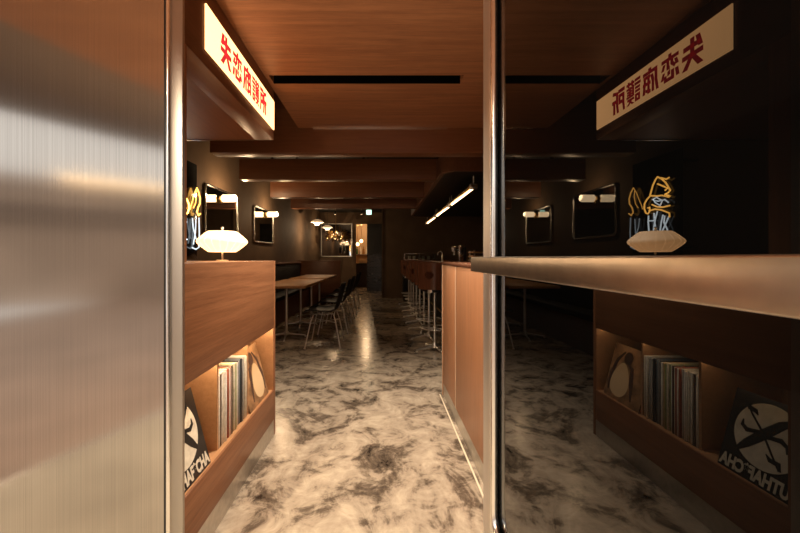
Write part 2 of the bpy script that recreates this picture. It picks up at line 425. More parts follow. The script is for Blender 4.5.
def flat(poly, z): 
    b = B(); prism(b, poly, lambda u, v, d: (u, v, d), z-.0006, z); return b
def circle(cx, cy, r, n=48): return [(cx+r*cos(2*pi*k/n), cy+r*sin(2*pi*k/n)) for k in range(n)]
b = B(); bx(b, 0, .290, 0, .310, -.004, 0, .0008)
lp = obj('record_sleeve', b, M_sleeveblack)
tag(lp, 'black record sleeve with pale disc emblem and white lettering, leaning in the compartment', 'record')
orient_wall(lp, (-.6845, 1.150, ZO0+.001), radians(15))
obj('disc_print', flat(circle(.145, .176, .117), .0010), M_cream, lp)
LT = text_bm('MUTHAF*CHA', .06, .0030); fit(LT, .006, .284, .008, .060)
for v in LT.verts: v.co.z = .0022
obj('title_print', LT, M_cream, lp, smooth=False)
def stroke(bm, pts, ws, z, sh=0):
    """tapered brush stroke in the plane"""
    L_, R_ = [], []
    for i, (x, y) in enumerate(pts):
        a = pts[max(0, i-1)]; c = pts[min(len(pts)-1, i+1)]
        dx, dy = c[0]-a[0], c[1]-a[1]; l = math.hypot(dx, dy) or 1
        L_.append((x-dy/l*ws[i]/2, y+dx/l*ws[i]/2)); R_.append((x+dy/l*ws[i]/2, y-dx/l*ws[i]/2))
    for i in range(len(pts)-1):
        q = [L_[i], L_[i+1], R_[i+1], R_[i]]
        prism(bm, q, lambda u, v, d: (u, v, d), z-.0006, z)
b = B()
stroke(b, [(.232, .092), (.205, .125), (.16, .178), (.11, .235), (.075, .262)][::-1], [.012, .030, .036, .030, .014], .0020)
stroke(b, [(.232, .265), (.21, .235), (.165, .19), (.12, .13), (.085, .085)], [.006, .007, .008, .007, .006], .0023)
stroke(b, [(.236, .268), (.225, .255), (.200, .250), (.190, .238)], [.004, .018, .016, .003], .0021)
stroke(b, [(.08, .085), (.09, .105), (.12, .106), (.135, .12)], [.004, .018, .016, .003], .0021)
stroke(b, [(.235, .205), (.235, .185), (.215, .172), (.19, .178), (.168, .186)], [.004, .014, .018, .014, .01], .0021)
stroke(b, [(.075, .15), (.078, .172), (.10, .185), (.13, .18), (.15, .172)], [.004, .014, .018, .014, .01], .0021)
obj('emblem_print', b, plain('print_ink', (.014, .012, .011), .5), lp)
# second leaning record: tan cover with a standing figure-like blot shape
b = B(); bx(b, 0, .300, 0, .315, -.004, 0, .0008)
lq = obj('record_sleeve', b, plain('sleeve_tan', (.36, .20, .095), .55, noise=.6, scale=16))
tag(lq, 'brown mottled record sleeve with a cream oval print, leaning by the end panel', 'record')
orient_wall(lq, (-.688, 1.888, ZO0+.001), radians(15))
pear = [(.19+.072*cos(t)*(1.0-.28*sin(t)), .118+.098*sin(t)) for t in [2*pi*k/40 for k in range(40)]]
obj('oval_print', flat(pear, .0012), plain('print_straw', (.72, .52, .30), .6), lq)
obj('head_print', flat([(.165+.034*cos(t), .250+.036*sin(t)) for t in [2*pi*k/30 for k in range(30)]], .0012), plain('print_brown', (.09, .045, .03), .6), lq)
b = B(); stroke(b, [(.075, .03), (.10, .12), (.12, .2), (.15, .215)], [.01, .03, .026, .01], .0011)
obj('scroll_print', b, plain('print_brown', (.09, .045, .03), .6), lq)
b = B(); stroke(b, [(.268, .04), (.275, .13), (.25, .22), (.2, .28)], [.012, .028, .022, .01], .0011)
obj('scroll_print', b, plain('print_brown', (.09, .045, .03), .6), lq)
# the row of records, spines to the corridor
PAL = [('cream', (.72, .66, .54)), ('white', (.80, .77, .70)), ('grey', (.38, .37, .35)), ('rust red', (.36, .10, .05)), ('olive green', (.30, .34, .12)),
       ('black', (.02, .02, .022)), ('slate blue', (.16, .20, .24)), ('tan', (.50, .33, .17)), ('dark brown', (.10, .055, .03))]
seq = [1, 0, 8, 1, 1, 0, 1, 1, 0, 2, 1, 3, 1, 3, 0, 8, 1, 4, 0, 4, 7, 4, 1, 5, 2, 6, 5, 5, 2, 1, 2, 0, 6, 1, 0, 1]
ORD = ['first', 'second', 'third', 'fourth', 'fifth', 'sixth', 'seventh', 'eighth', 'ninth', 'tenth', 'eleventh', 'twelfth', 'thirteenth', 'fourteenth', 'fifteenth', 'sixteenth', 'seventeenth', 'eighteenth',
       'nineteenth', 'twentieth']
n = len(seq); y = 1.5425; total = 1.8715-1.5425
ts = [random.uniform(.6, 1.4) for _ in seq]; q = total/sum(ts); ts = [t*q for t in ts]
for i, (ci, t) in enumerate(zip(seq, ts)):
    nm, c = PAL[ci]
    b = B(); dx = random.uniform(-.008, .004); hh = random.uniform(.308, .317)
    bx(b, -1.02+dx, -.698+dx, y+.0003, y+t-.0003, ZO0, ZO0+hh, .001, 1)
    bx(b, -1.01+dx, -.715+dx, y+t*.4, y+t*.6, ZO0+hh-.001, ZO0+hh+.0005)
    o = obj('record', b, plain('spine_'+nm.replace(' ', '_'), c, .5, noise=.15, scale=60))
    pos = ('%s in the row from the steel jamb side' % ORD[i]) if i < 18 else ('%s in the row from the brown cover side' % ORD[n-1-i])
    tag(o, '%s spined record, %s' % (nm, pos), 'record', 'records standing in the cabinet row')
    y += t

# ------------------------------------------------------------------ illuminated sign
sign = thing('illuminated_sign', 'long glowing cream lightbox sign with bold red lettering on the wood fascia', 'sign', (XC, 1.354, 1.884))
LS, HS = .859, .178
box('sign_case', (.0003, .002, 0, LS, 0, HS), plain('sign_case_black', (.02, .018, .016), .4), sign, .001)
box('sign_face', (.0021, .0085, .002, LS-.002, .002, HS-.002), M_signface, sign, .001)
# lettering built from bold bars in a unit square per character (x right, y up)
GL = {
 'lose': [[(0.16,.98),(.32,.98),(.20,.62),(.04,.62)], [(.12,.80),(.92,.80),(.92,.67),(.12,.67)], [(.02,.50),(.98,.50),(.98,.37),(.02,.37)],
          [(.43,1.0),(.58,1.0),(.58,.42),(.43,.42)], [(.43,.44),(.60,.44),(.24,.0),(.02,.0)], [(.44,.44),(.60,.44),(.98,.0),(.76,.0)]],
 'love': [[(.43,1.0),(.57,1.0),(.57,.86),(.43,.86)], [(.04,.88),(.96,.88),(.96,.77),(.04,.77)], [(.33,.80),(.45,.80),(.45,.60),(.26,.44),(.18,.52),(.33,.64)], [(.55,.80),(.67,.80),(.67,.46),(.52,.46),(.52,.55),(.55,.55)],
          [(.12,.70),(.24,.70),(.16,.50),(.04,.50)], [(.76,.70),(.88,.70),(.97,.50),(.85,.50)], [(.06,.34),(.20,.34),(.14,.06),(.0,.06)], [(.28,.36),(.42,.36),(.42,.13),(.70,.13),(.70,.24),(.82,.24),(.82,.02),(.28,.02)],
          [(.50,.42),(.62,.36),(.62,.22),(.50,.26)], [(.80,.38),(.90,.38),(1.0,.14),(.88,.14)]],
 'shelter': [[(.46,1.0),(.62,1.0),(.62,.86),(.46,.86)], [(.08,.90),(.97,.90),(.97,.78),(.08,.78)], [(.08,.84),(.22,.84),(.22,.40),(.12,.0),(.0,.0),(.08,.42)],
             [(.34,.70),(.48,.70),(.40,.42),(.40,.02),(.28,.02),(.28,.50)], [(.52,.74),(.94,.74),(.94,.63),(.52,.63)], [(.56,.70),(.68,.70),(.68,.38),(.56,.38)], [(.50,.48),(.98,.48),(.98,.37),(.50,.37)],
             [(.56,.34),(.68,.34),(.68,.02),(.56,.02)], [(.78,.72),(.90,.72),(1.0,.04),(.86,.04)], [(.50,.14),(.80,.20),(.80,.10),(.50,.02)]],
 'protect': [[(.02,.97),(.38,.97),(.38,.87),(.02,.87)], [(.0,.80),(.40,.80),(.40,.70),(.0,.70)], [(.04,.63),(.36,.63),(.36,.54),(.04,.54)], [(.04,.48),(.36,.48),(.36,.39),(.04,.39)],
             [(.04,.32),(.15,.32),(.15,.02),(.04,.02)], [(.26,.32),(.37,.32),(.37,.02),(.26,.02)], [(.04,.32),(.37,.32),(.37,.23),(.04,.23)], [(.04,.11),(.37,.11),(.37,.02),(.04,.02)],
             [(.44,.94),(1.0,.94),(1.0,.85),(.44,.85)], [(.54,1.0),(.64,1.0),(.64,.78),(.54,.78)], [(.80,1.0),(.90,1.0),(.90,.78),(.80,.78)], [(.46,.78),(.57,.78),(.57,.32),(.46,.32)],
             [(.54,.74),(1.0,.74),(1.0,.66),(.54,.66)], [(.54,.61),(.96,.61),(.96,.54),(.54,.54)], [(.54,.50),(.96,.50),(.96,.43),(.54,.43)], [(.54,.39),(1.0,.39),(1.0,.31),(.54,.31)], [(.70,.76),(.80,.76),(.80,.34),(.70,.34)],
             [(.46,.26),(.94,.26),(.94,.18),(.46,.18)], [(.52,.22),(.64,.22),(1.0,.0),(.84,.0)], [(.84,.22),(.95,.22),(.60,.0),(.44,.0)]],
 'place': [[(.02,.98),(.48,.98),(.48,.86),(.02,.86)], [(.04,.74),(.16,.74),(.16,.30),(.10,.0),(.0,.0),(.04,.30)], [(.10,.76),(.46,.76),(.46,.65),(.10,.65)], [(.35,.72),(.46,.72),(.46,.36),(.35,.36)], [(.10,.46),(.46,.46),(.46,.35),(.10,.35)],
           [(.56,.92),(.92,1.0),(.96,.89),(.56,.80)], [(.54,.90),(.67,.90),(.67,.35),(.60,.0),(.48,.0),(.54,.35)], [(.60,.60),(1.0,.60),(1.0,.48),(.60,.48)], [(.78,.54),(.91,.54),(.91,.0),(.78,.0)]],
}
def outset(poly, d):
    n = len(poly); ar = sum(poly[i][0]*poly[(i+1) % n][1]-poly[(i+1) % n][0]*poly[i][1] for i in range(n)); sg = 1 if ar > 0 else -1
    out = []
    for i in range(n):
        p, q, r = Vector(poly[i-1]), Vector(poly[i]), Vector(poly[(i+1) % n])
        a = (q-p).normalized(); b_ = (r-q).normalized()
        n1 = Vector((a.y, -a.x))*sg; n2 = Vector((b_.y, -b_.x))*sg
        m = n1+n2; m = m/max(.5, m.dot(n1)) if m.length > 1e-6 else n1
        out.append(tuple(q+m*d))
    return out
bm = B(); yy = .122
for key in ('lose', 'love', 'shelter', 'protect', 'place'):
    for poly in GL[key]:
        prism(bm, [(yy+u*.103, .028+v*.122) for u, v in outset(poly, {'protect': .010, 'shelter': .012, 'love': .014}.get(key, .022))], lambda u, v, d: (d, u, v), .0084, .0098)
    yy += .1195
obj('lettering', bm, M_red, sign, smooth=False)

# ------------------------------------------------------------------ table lamp
lamp = thing('table_lamp', 'glowing white saucer shaped table lamp on the record cabinet', 'lamp', (-.92, 2.075, ZT))
b = B(); lathe(b, [(0, 0), (.034, 0), (.034, .004), (.030, .006), (0, .006)], 28); obj('base', b, M_chrome, lamp)
b = B(); tube(b, [(0, 0, .008), (0, 0, .062)], .0055, 14); obj('stem', b, M_chrome, lamp)
b = B()
prof = [(.012, .054), (.074, .054), (.084, .060), (.112, .082), (.131, .100), (.136, .111), (.131, .122), (.112, .140), (.086, .163), (.076, .168), (.012, .168)]
lathe(b, prof, 56); obj('lamp_shade', b, M_shade, lamp, angle=60)
b = B()
for k in range(20):
    a = 2*pi*k/20
    tube(b, [(r*cos(a)*1.006, r*sin(a)*1.006, z) for r, z in prof[1:-1]], .0009, 5)
for z, r in ((.054, .074), (.168, .076)): tube(b, [(r*cos(2*pi*k/40), r*sin(2*pi*k/40), z) for k in range(40)], .0022, 6, True)
obj('shade_ribs', b, emit('shade_rib_glow', (1.0, .52, .22), 3.6), lamp.children[-1])
b = B(); lathe(b, [(.0, .167), (.012, .167), (.012, .176), (.005, .178), (.005, .184), (.009, .189), (.007, .196), (0, .199)], 18); obj('finial', b, M_chrome, lamp)

# ------------------------------------------------------------------ neon sign on its black panel
XN = -1.85
neon = thing('neon_sign', 'amber and white neon sign on a black panel behind the table lamp', 'sign', (XN, 3.03, 1.09))
def mp(x, y):   # point on the sign plane (local y, z), read from its mirror picture in the glass
    d = F*(2*XG-XN)/(x-382); return (d-3.03, H+(258-y)/F*d-1.09)
def cpt(cx, cy): return mp(620+cx/5.93, 165+cy/5.93)
box('panel', (-.03, 0, 0, .57, 0.0, .94), M_blackpanel, neon, .002)
def neon_path(bm, pts, r=.0068, x=.02):
    tube(bm, [(x, *cpt(*p)) for p in pts], r, 8)
b = B()
neon_path(b, [(235, 70), (222, 90), (208, 120), (198, 155), (190, 185), (172, 205), (158, 230), (156, 258), (166, 285), (178, 290), (190, 272), (188, 250), (178, 255)])
neon_path(b, [(235, 70), (260, 82), (285, 105), (300, 130), (312, 150)])
neon_path(b, [(240, 112), (265, 122), (300, 138), (285, 150)], x=.026)
neon_path(b, [(262, 76), (295, 84), (312, 74)], x=.030)
neon_path(b, [(312, 150), (298, 165), (280, 172), (310, 185)])
neon_path(b, [(200, 182), (240, 184), (270, 180), (312, 190)], x=.032)
neon_path(b, [(190, 272), (225, 262), (262, 266), (312, 285), (313, 310)], x=.028)
neon_path(b, [(205, 235), (235, 248), (270, 250), (312, 240)], x=.024)
obj('amber_tubing', b, M_amber, neon)
b = B()
neon_path(b, [(92, 135), (76, 165), (66, 200), (68, 230), (84, 255), (90, 280), (78, 300), (64, 288)])
neon_path(b, [(92, 135), (110, 165), (125, 205), (140, 240), (146, 262)], .004)
neon_path(b, [(100, 150), (96, 190), (104, 230), (120, 255)], .004)
obj('curl_tubing', b, emit('neon_amber_soft', (1.0, .46, .08), 4.0), neon)
b = B()
neon_path(b, [(215, 205), (240, 192), (275, 212), (262, 240), (235, 225), (222, 208), (250, 215), (290, 205), (312, 222)], .006, .036)
neon_path(b, [(182, 300), (180, 340), (184, 388), (184, 440)], .006)
neon_path(b, [(235, 275), (222, 320), (212, 385), (218, 450)], .006)
neon_path(b, [(218, 285), (222, 340), (232, 395)], .006, .026)
neon_path(b, [(268, 295), (258, 340), (250, 395), (255, 450)], .006)
neon_path(b, [(308, 305), (290, 345), (270, 388), (262, 440)], .006, .026)
neon_path(b, [(182, 332), (212, 330)], .006, .022)
neon_path(b, [(285, 300), (280, 340), (300, 380), (310, 440)], .006, .03)
neon_path(b, [(184, 440), (220, 470), (270, 468), (310, 440)], .006, .03)
obj('white_tubing', b, M_white, neon)
b = B()
neon_path(b, [(75, 312), (72, 400), (75, 488), (100, 500), (130, 490)], .006)
neon_path(b, [(100, 320), (104, 400), (120, 470)], .005); neon_path(b, [(128, 316), (122, 370), (98, 440)], .005)
obj('pale_tubing', b, emit('neon_white_soft', (.8, .92, 1.0), 1.2), neon)
for z in (.10, .85):
    for y_ in (.06, .5): box('bracket', (XW-XN, -.028, y_-.01, y_+.01, z-.01, z+.01), M_black, neon)

# ------------------------------------------------------------------ wall mirrors and sconces on the left wall
def mirror(y0, y1, z0, z1, label):
    t = thing('wall_mirror', label, 'mirror', (XW, (y0+y1)/2, z0), 0, None)
    w, h = (y1-y0)/2, z1-z0
    def rr(w_, a, c, r=.05, n=6):
        P = []
        for cx, cy, s in ((w_-r, c-r, 0), (-w_+r, c-r, 1), (-w_+r, a+r, 2), (w_-r, a+r, 3)):
            for k in range(n+1):
                t_ = s*pi/2+k/n*pi/2; P.append((cx+r*cos(t_), cy+r*sin(t_)))
        return P
    b = B(); prism(b, rr(w-.008, .008, h-.008), lambda u, v, d: (d, u, v), .002, .016); obj('mirror_glass', b, M_mirror, t, smooth=False)
    b = B(); tube(b, [(.018, u, v) for u, v in rr(w-.006, .006, h-.006)], .013, 8, True); obj('mirror_frame', b, M_polish, t)
mirror(4.13, 5.06, 1.36, 1.965, 'wall mirror in a thin steel frame, behind the table lamp')
mirror(5.72, 6.72, 1.36, 1.945, 'small looking wall mirror deeper in the room, beyond the lamp')
def sconce(y, z, label):
    t = thing('wall_sconce', label, 'lamp', (XW, y, z), 0, 'sconces mounted on the mirrors')
    b = B(); lathe(b, [(0, 0), (.035, 0), (.035, .02), (.02, .03), (.02, .05), (0, .05)], 18)
    for v in b.verts: v.co = Vector((v.co.z+.016, v.co.x, v.co.y))
    bx(b, .02, .05, -.015, .015, -.065, -.02, .004)
    obj('bracket', b, M_brass, t)
    b = B(); R_ = .046
    prof = [(0, .05), (.032, .052), (R_, .064), (R_, .205), (.038, .225), (.02, .234), (0, .236)]
    lathe(b, prof, 24)
    for v in b.verts: v.co = Vector((v.co.z, v.co.x, v.co.y))
    obj('globe', b, M_globe, t)
    return t
sconce(4.50, 1.845, 'glowing capsule sconce on the mirror behind the table lamp')
sconce(6.28, 1.86, 'glowing capsule sconce on the mirror deeper in the room')
point('sconce_light', (XW+.30, 4.50, 1.90), 12.0, (1, .66, .36), 0)
point('sconce_light', (XW+.30, 6.28, 1.90), 12.0, (1, .66, .36), 0)

# ------------------------------------------------------------------ bench, partition, tables, chairs
bench = thing('bench', 'long black upholstered bench on a wood base against the left wall', 'bench', (XW, 2.5, 0))
box('base', (.01, .34, 0, 6.0, 0, .38), M_beamy, bench, .004)
box('seat_cushion', (.02, .36, 0.0, 6.0, .38, .46), M_bleather, bench, .02)
box('back_cushion', (.012, .12, 0, 6.0, .46, .98), M_bleather, bench, .02)
b_ = box('cap_rail', (.005, .14, 0, 6.0, .982, 1.01), M_beamy, bench, .003)
part = thing('partition', 'low dark wood partition at the far end of the bench', 'partition', (-1.0, 8.62, 0))
box('panel', (-1.03, 0, 0, .05, 0, 1.02), M_beam, part, .003)
box('cap', (-1.035, .01, -.01, .06, 1.021, 1.04), M_beam, part, .003)
def make_table(label, loc):
    t = thing('table', label, 'table', loc, 0, 'tables along the bench')
    box('tabletop', (-.34, .33, -.76, .76, .700, .735), M_table, t, .004)
    for y_ in (-.44, .44):
        b = B(); tube(b, [(0, y_, .03), (0, y_, .69)], .020, 16); post = obj('post', b, M_chrome, t)
        b = B()
        for k in range(4):
            a = k*pi/2+.15
            tube(b, [(0, y_, .055), (.14*cos(a), y_+.14*sin(a), .035), (.26*cos(a), y_+.26*sin(a), .022)], [.016, .012, .009], 10)
            lathe(b, [(0, 0), (.014, 0), (.014, .014), (0, .016)], 10, (.26*cos(a), y_+.26*sin(a), 0))
        lathe(b, [(0, .03), (.03, .03), (.03, .075), (.02, .09), (0, .09)], 16, (0, y_, 0))
        obj('star_base', b, M_chrome, post)
        b = B(); bx(b, -.2, .2, y_-.03, y_+.03, .688, .7, .002); obj('top_plate', b, M_black, post)
    return t
tb = make_table('wood topped table on chrome star bases, the one just past the record cabinet', (-1.33, 5.45, 0))
dup(tb, (-1.33, 7.2, 0), 0, 'wood topped table on chrome star bases, farther one by the wood partition')

def make_chair(label, loc, rz):
    """black shell side chair on chrome legs; faces local -X"""
    t = thing('chair', label, 'chair', loc, rz, 'black shell chairs along the tables')
    # profile along the chair: front lip -> seat -> back
    prof = [(-.235, .425), (-.20, .445), (-.10, .445), (0, .437), (.09, .437), (.145, .455), (.178, .50), (.20, .57), (.222, .65), (.243, .735), (.252, .775), (.253, .79)]
    hw = [.17, .205, .225, .228, .22, .205, .195, .195, .200, .195, .165, .12]
    b = B(); rows = []
    for sgn, off in ((1, 0), (-1, -.009)):
        R_ = []
        for (x, z), w in zip(prof, hw):
            row = []
            for k in range(13):
                u = -1+k/6
                lift = .028*abs(u)**3
                fwd = -.035*abs(u)**2.5 if z > .47 else 0
                row.append(b.verts.new((x+fwd+(off*-1 if z > .5 else 0), w*u, z+(lift if z < .5 else 0)+(off if z <= .5 else 0))))
            R_.append(row)
        for A, C in zip(R_, R_[1:]):
            for k in range(12): b.faces.new((A[k], A[k+1], C[k+1], C[k]))
        rows.append(R_)
    P, Q = rows
    loop = [(0, k) for k in range(13)]+[(i, 12) for i in range(1, 12)]+[(11, k) for k in range(11, -1, -1)]+[(i, 0) for i in range(10, 0, -1)]
    for (i, k), (j, l) in zip(loop, loop[1:]+loop[:1]): b.faces.new((P[i][k], P[j][l], Q[j][l], Q[i][k]))
    obj('seat_shell', b, M_bleather, t, allsmooth=True)
    for sx, sy in ((-1, -1), (-1, 1), (1, -1), (1, 1)):
        b = B(); tube(b, [(sx*.06, sy*.10, .418), (sx*.12, sy*.15, .412), (sx*.15, sy*.175, .33), (sx*.215, sy*.225, .008)], .0085, 10)
        lathe(b, [(0, 0), (.013, 0), (.013, .010), (.006, .014), (0, .014)], 10, (sx*.216, sy*.226, 0))
        obj('leg', b, M_chrome, t)
    b = B()
    tube(b, [(-.16, -.16, .30), (.16, .16, .30)], .005, 8); tube(b, [(-.16, .16, .305), (.16, -.16, .305)], .005, 8)
    for sy in (-1, 1): tube(b, [(-.12, sy*.15, .412), (.12, sy*.15, .412)], .006, 8)
    obj('cross_brace', b, M_chrome, t)
    return t
ch = make_chair('black shell chair with chrome legs, first one past the record cabinet', (-.72, 4.58, 0), 0)
for y_, r, l in ((5.42, .05, 'second black shell chair along the tables from the record cabinet'), (6.3, -.04, 'third black shell chair along the tables from the record cabinet'),
                 (7.15, .06, 'fourth black shell chair along the tables from the record cabinet'), (8.05, 0, 'fifth black shell chair, beside the end of the wood partition')):
    dup(ch, (-.72, y_, 0), r, l)

# ------------------------------------------------------------------ pendants, chandelier, back-wall mirror, exit sign
def make_pendant(label, loc):
    t = thing('pendant_lamp', label, 'lamp', loc, 0, 'white layered pendant lamps')
    b = B(); lathe(b, [(.03, .085), (.06, .078), (.125, .045), (.155, .012), (.158, .0), (.150, .008), (.12, .036), (.055, .068), (.03, .074)], 32)
    obj('upper_shade', b, emit('pendant_outer', (1.0, .62, .32), .35, (.9, .85, .78)), t)
    b = B(); lathe(b, [(.02, .04), (.07, .02), (.098, -.02), (.092, -.022), (.06, .008), (.02, .03)], 28); obj('middle_shade', b, emit('pendant_mid', (1.0, .66, .36), 1.6), t)
    b = B(); lathe(b, [(.0, -.01), (.045, -.02), (.062, -.055), (.045, -.062), (0, -.064)], 24); obj('lower_shade', b, emit('pendant_core', (1.0, .74, .46), 4), t)
    b = B(); tube(b, [(0, 0, .08), (0, 0, 2.62-loc[2])], .004, 8); lathe(b, [(0, .075), (.03, .08), (.03, .12), (0, .13)], 16); obj('cord', b, M_black, t)
    return t
pd = make_pendant('white layered pendant lamp over the tables, the nearer and larger looking of two', (-1.62, 9.0, 1.985))
dup(pd, (-1.61, 10.6, 1.985), 0, 'white layered pendant lamp hanging just left of the gold chandelier')
point('pendant_light', (-1.62, 9.0, 1.85), 14, (1, .68, .4)); point('pendant_light', (-1.63, 10.75, 1.85), 4, (1, .68, .4))
chand = thing('chandelier', 'gold leaf chandelier with small glowing bulbs in front of the rear mirror', 'lamp', (-1.47, 11.45, 1.76))
b = B(); tube(b, [(0, 0, .1), (0, 0, .88)], .006, 8); ball(b, (0, 0, .05), .05); obj('stem', b, M_brass, chand)
b1 = B()
for k in range(70):
    a = random.uniform(0, 2*pi); e = random.uniform(-.7, .7); r = random.uniform(.22, .42)
    d = Vector((cos(a)*cos(e), sin(a)*cos(e), sin(e)*.6))
    p = d*r+Vector((0, 0, .05)); tube(b1, [(0, 0, .05), tuple(p)], .003, 5)
    s = d.orthogonal().normalized(); w = d.cross(s)
    q = [p-d*.07, p+s*.034, p+d*.07, p-s*.034]
    vs = [b1.verts.new(x) for x in q]; vt = [b1.verts.new(x+w*.004) for x in q]
    b1.faces.new(vs); b1.faces.new(vt[::-1])
    for i in range(4): b1.faces.new((vs[i], vs[(i+1) % 4], vt[(i+1) % 4], vt[i]))
for k in range(14):
    a = 2*pi*k/14; r = .16+.12*(k % 3)/2
    b2 = B(); ball(b2, (r*cos(a), r*sin(a), .05+.09*((k % 4)-1.5)/1.5),   .012, u=10, v=8)
    obj('bulb', b2, emit('bulb_glow', (1.0, .58, .24), 7), chand)
obj('leaf_sprays', b1, M_brass, chand)
point('chandelier_light', (-1.47, 11.1, 1.84), 7, (1, .68, .36))
bigm = thing('rear_mirror', 'large mirror in a dark frame with a pale edge on the rear wall', 'mirror', (-1.5, 12.0, 1.14))
box('mirror_glass', (-.5, .48, -.02, -.004, .03, 1.08), plain('smoky_mirror', (.35, .32, .30), .02, 1.0), bigm)
b = B(); bx(b, -.53, .51, -.04, -.003, 0, .03); bx(b, -.53, .51, -.04, -.003, 1.08, 1.11); bx(b, .48, .51, -.045, -.003, 0, 1.11); bx(b, -.53, -.5, -.04, -.003, 0, 1.11)
obj('mirror_frame', b, M_steel, bigm)
ex = thing('exit_sign', 'small glowing green and white exit sign under the ceiling', 'sign', (-.355, 9.8, 2.27))
box('sign_case', (-.085, .085, 0, .05, 0, .15), plain('exit_case', (.5, .5, .48), .5), ex, .006)
box('sign_face', (-.065, .065, -.004, -.0005, .015, .135), M_exit, ex)
b = B(); ball(b, (-.012, 0, .103), .011, u=10, v=8)
for v in b.verts: v.co.y = -.005+v.co.y*.1
def qd(poly): prism(b, poly, lambda u, v, d: (u, d, v), -.006, -.0042)
qd([(-.02, .092), (-.002, .09), (.004, .062), (-.012, .06)]); qd([(-.012, .064), (.002, .064), (.024, .03), (.012, .027)]); qd([(-.010, .064), (.0, .060), (-.022, .044), (-.040, .044), (-.040, .052), (-.024, .054)])
qd([(.0, .088), (.022, .07), (.028, .076), (.004, .094)]); qd([(.04, .02), (.05, .02), (.05, .13), (.04, .13)])
obj('running_figure_mark', b, plain('exit_ink', (.0, .25, .13), .5, emis=(0, .4, .2), estr=.4), ex)
b = B(); tube(b, [(0, .025, .15), (0, .025, .35)], .008, 8); obj('hanger', b, M_black, ex)

# ceiling spotlights over the back tables
def make_spot(label, loc):
    t = thing('ceiling_spotlight', label, 'lamp', loc, 0, 'black ceiling spotlights near the rear')
    b = B(); lathe(b, [(0, 0), (.035, 0), (.035, .10), (0, .10)], 18); obj('housing', b, M_black, t)
    b = B(); lathe(b, [(0, -.002), (.028, -.002), (.028, .004), (0, .004)], 18); obj('lens', b, emit('spot_lens', (1, .62, .3), 2.5), t)
    b = B(); tube(b, [(0, 0, .1), (0, 0, 2.62-loc[2])], .008, 8); obj('stem', b, M_black, t)
    return t
sp = make_spot('black ceiling spotlight with an amber lens, above the rear mirror', (-1.42, 10.9, 2.42))
dup(sp, (-.62, 10.9, 2.42), 0, 'black ceiling spotlight with an amber lens, above the lit doorway')

# back room contents
t = thing('globe_lamp', 'glowing globe lamp hanging inside the lit doorway', 'lamp', (-.76, 13.2, 1.72))
b = B(); ball(b, (0, 0, 0), .065); obj('globe', b, emit('back_globe', (1, .60, .26), 6), t)
b = B(); tube(b, [(0, 0, .08), (0, 0, .9)], .006, 8); obj('cord', b, M_brass, t)
t = dup(t, (-.92, 13.6, 1.62), 0, 'second glowing globe lamp, partly behind the doorway edge')
point('backroom_light', (-.6, 13.6, 2.35), 30, (1, .66, .36), 0)
cab2 = thing('side_counter', 'small dark counter standing inside the lit doorway', 'counter', (-.75, 13.4, 0))
box('body', (-.35, .28, 0, .5, 0, .86), plain('dark_laminate', (.03, .022, .018), .5), cab2, .004)
box('worktop', (-.37, .30, -.02, .52, .861, .90), M_black, cab2, .004)
t = box('storage_box', (-.86, -.56, 13.45, 13.7, .9005, 1.06), plain('pale_card', (.72, .56, .36), .6), None, .004); tag(t, 'pale box on the dark counter in the lit doorway', 'box')
ws = thing('wall_shelf', 'steel wall shelf with bottles at the back of the lit doorway', 'shelf', (-.8, 14.6, 1.25))
box('board', (-.5, .5, -.25, 0, -.025, 0), M_steel, ws); box('bracket', (-.45, -.42, -.2, 0, -.12, -.0255), M_steel, ws); box('bracket', (.42, .45, -.2, 0, -.12, -.0255), M_steel, ws)
for i, (x, c) in enumerate(((-1.0, (.05, .1, .04)), (-.86, (.75, .7, .6)), (-.74, (.3, .15, .05)), (-.62, (.75, .7, .6)))):
    b = B(); lathe(b, [(0, 0), (.038, 0), (.04, .01), (.04, .19), (.015, .24), (.015, .31), (0, .31)], 18, (x, 14.45, 1.2505))
    o = obj('bottle', b, plain('bottle_%d' % i, c, .15), None)
    tag(o, '%s bottle on the wall shelf in the lit doorway' % ('dark green', 'cream', 'amber', 'white')[i], 'bottle', 'bottles in the lit doorway')

# ------------------------------------------------------------------ bar: near wood front, counter, stools
XB = .49
bf = thing('bar_end_cabinet', 'tall orange wood end cabinet of the bar facing the corridor', 'cabinet', (XB, 1.17, 0))
box('panel', (0, .02, 1.235, 1.725, .10, 1.045), M_bar, bf, .0015)
box('panel', (0, .02, .01, 1.229, .10, 1.045), M_bar, bf, .0015)
s_ = box('edge_strip', (-.001, .015, 1.229, 1.235, .10, 1.045), plain('pale_edging', (.75, .64, .48), .4), bf)
box('edge_strip', (-.0045, -.0032, 1.739, 1.7445, 0, 1.045), plain('pale_edging', (.75, .64, .48), .4), bf)
box('end_panel', (-.003, .75, 1.725, 1.745, 0, 1.045), M_bar, bf, .001)
box('carcass', (.02, .75, .01, 1.725, 0, 1.045), M_black, bf)
box('top', (-.005, .77, 0, 1.75, 1.046, 1.068), M_walnut, bf, .002)
k = box('kick_plate', (.002, .019, .01, 1.725, 0, .099), M_steel, bf); k['label'] = 'brushed steel kick plate'
fs = box('floor_strip', (XB-.028, XB-.019, 1.2, 2.9, .0002, .003), plain('pale_edging', (.75, .64, .48), .4)); struct(fs, 'thin metal strip in the floor along the bar'); fs.name = 'trim_14'
ct = thing('bar_counter', 'long dark bar counter behind the row of stools', 'counter', (.82, 2.93, 0))
b = B(); bx(b, 0, .62, 0, 6.75, 1.005, 1.05, .004); obj('countertop', b, M_walnut, ct)
box('body', (.22, .60, 0, 6.75, 0, 1.004), M_bleather, ct, .003)
b = B(); bx(b, -.30, -.001, 6.25, 6.75, 1.005, 1.05, .004); obj('return_top', b, M_walnut, ct)
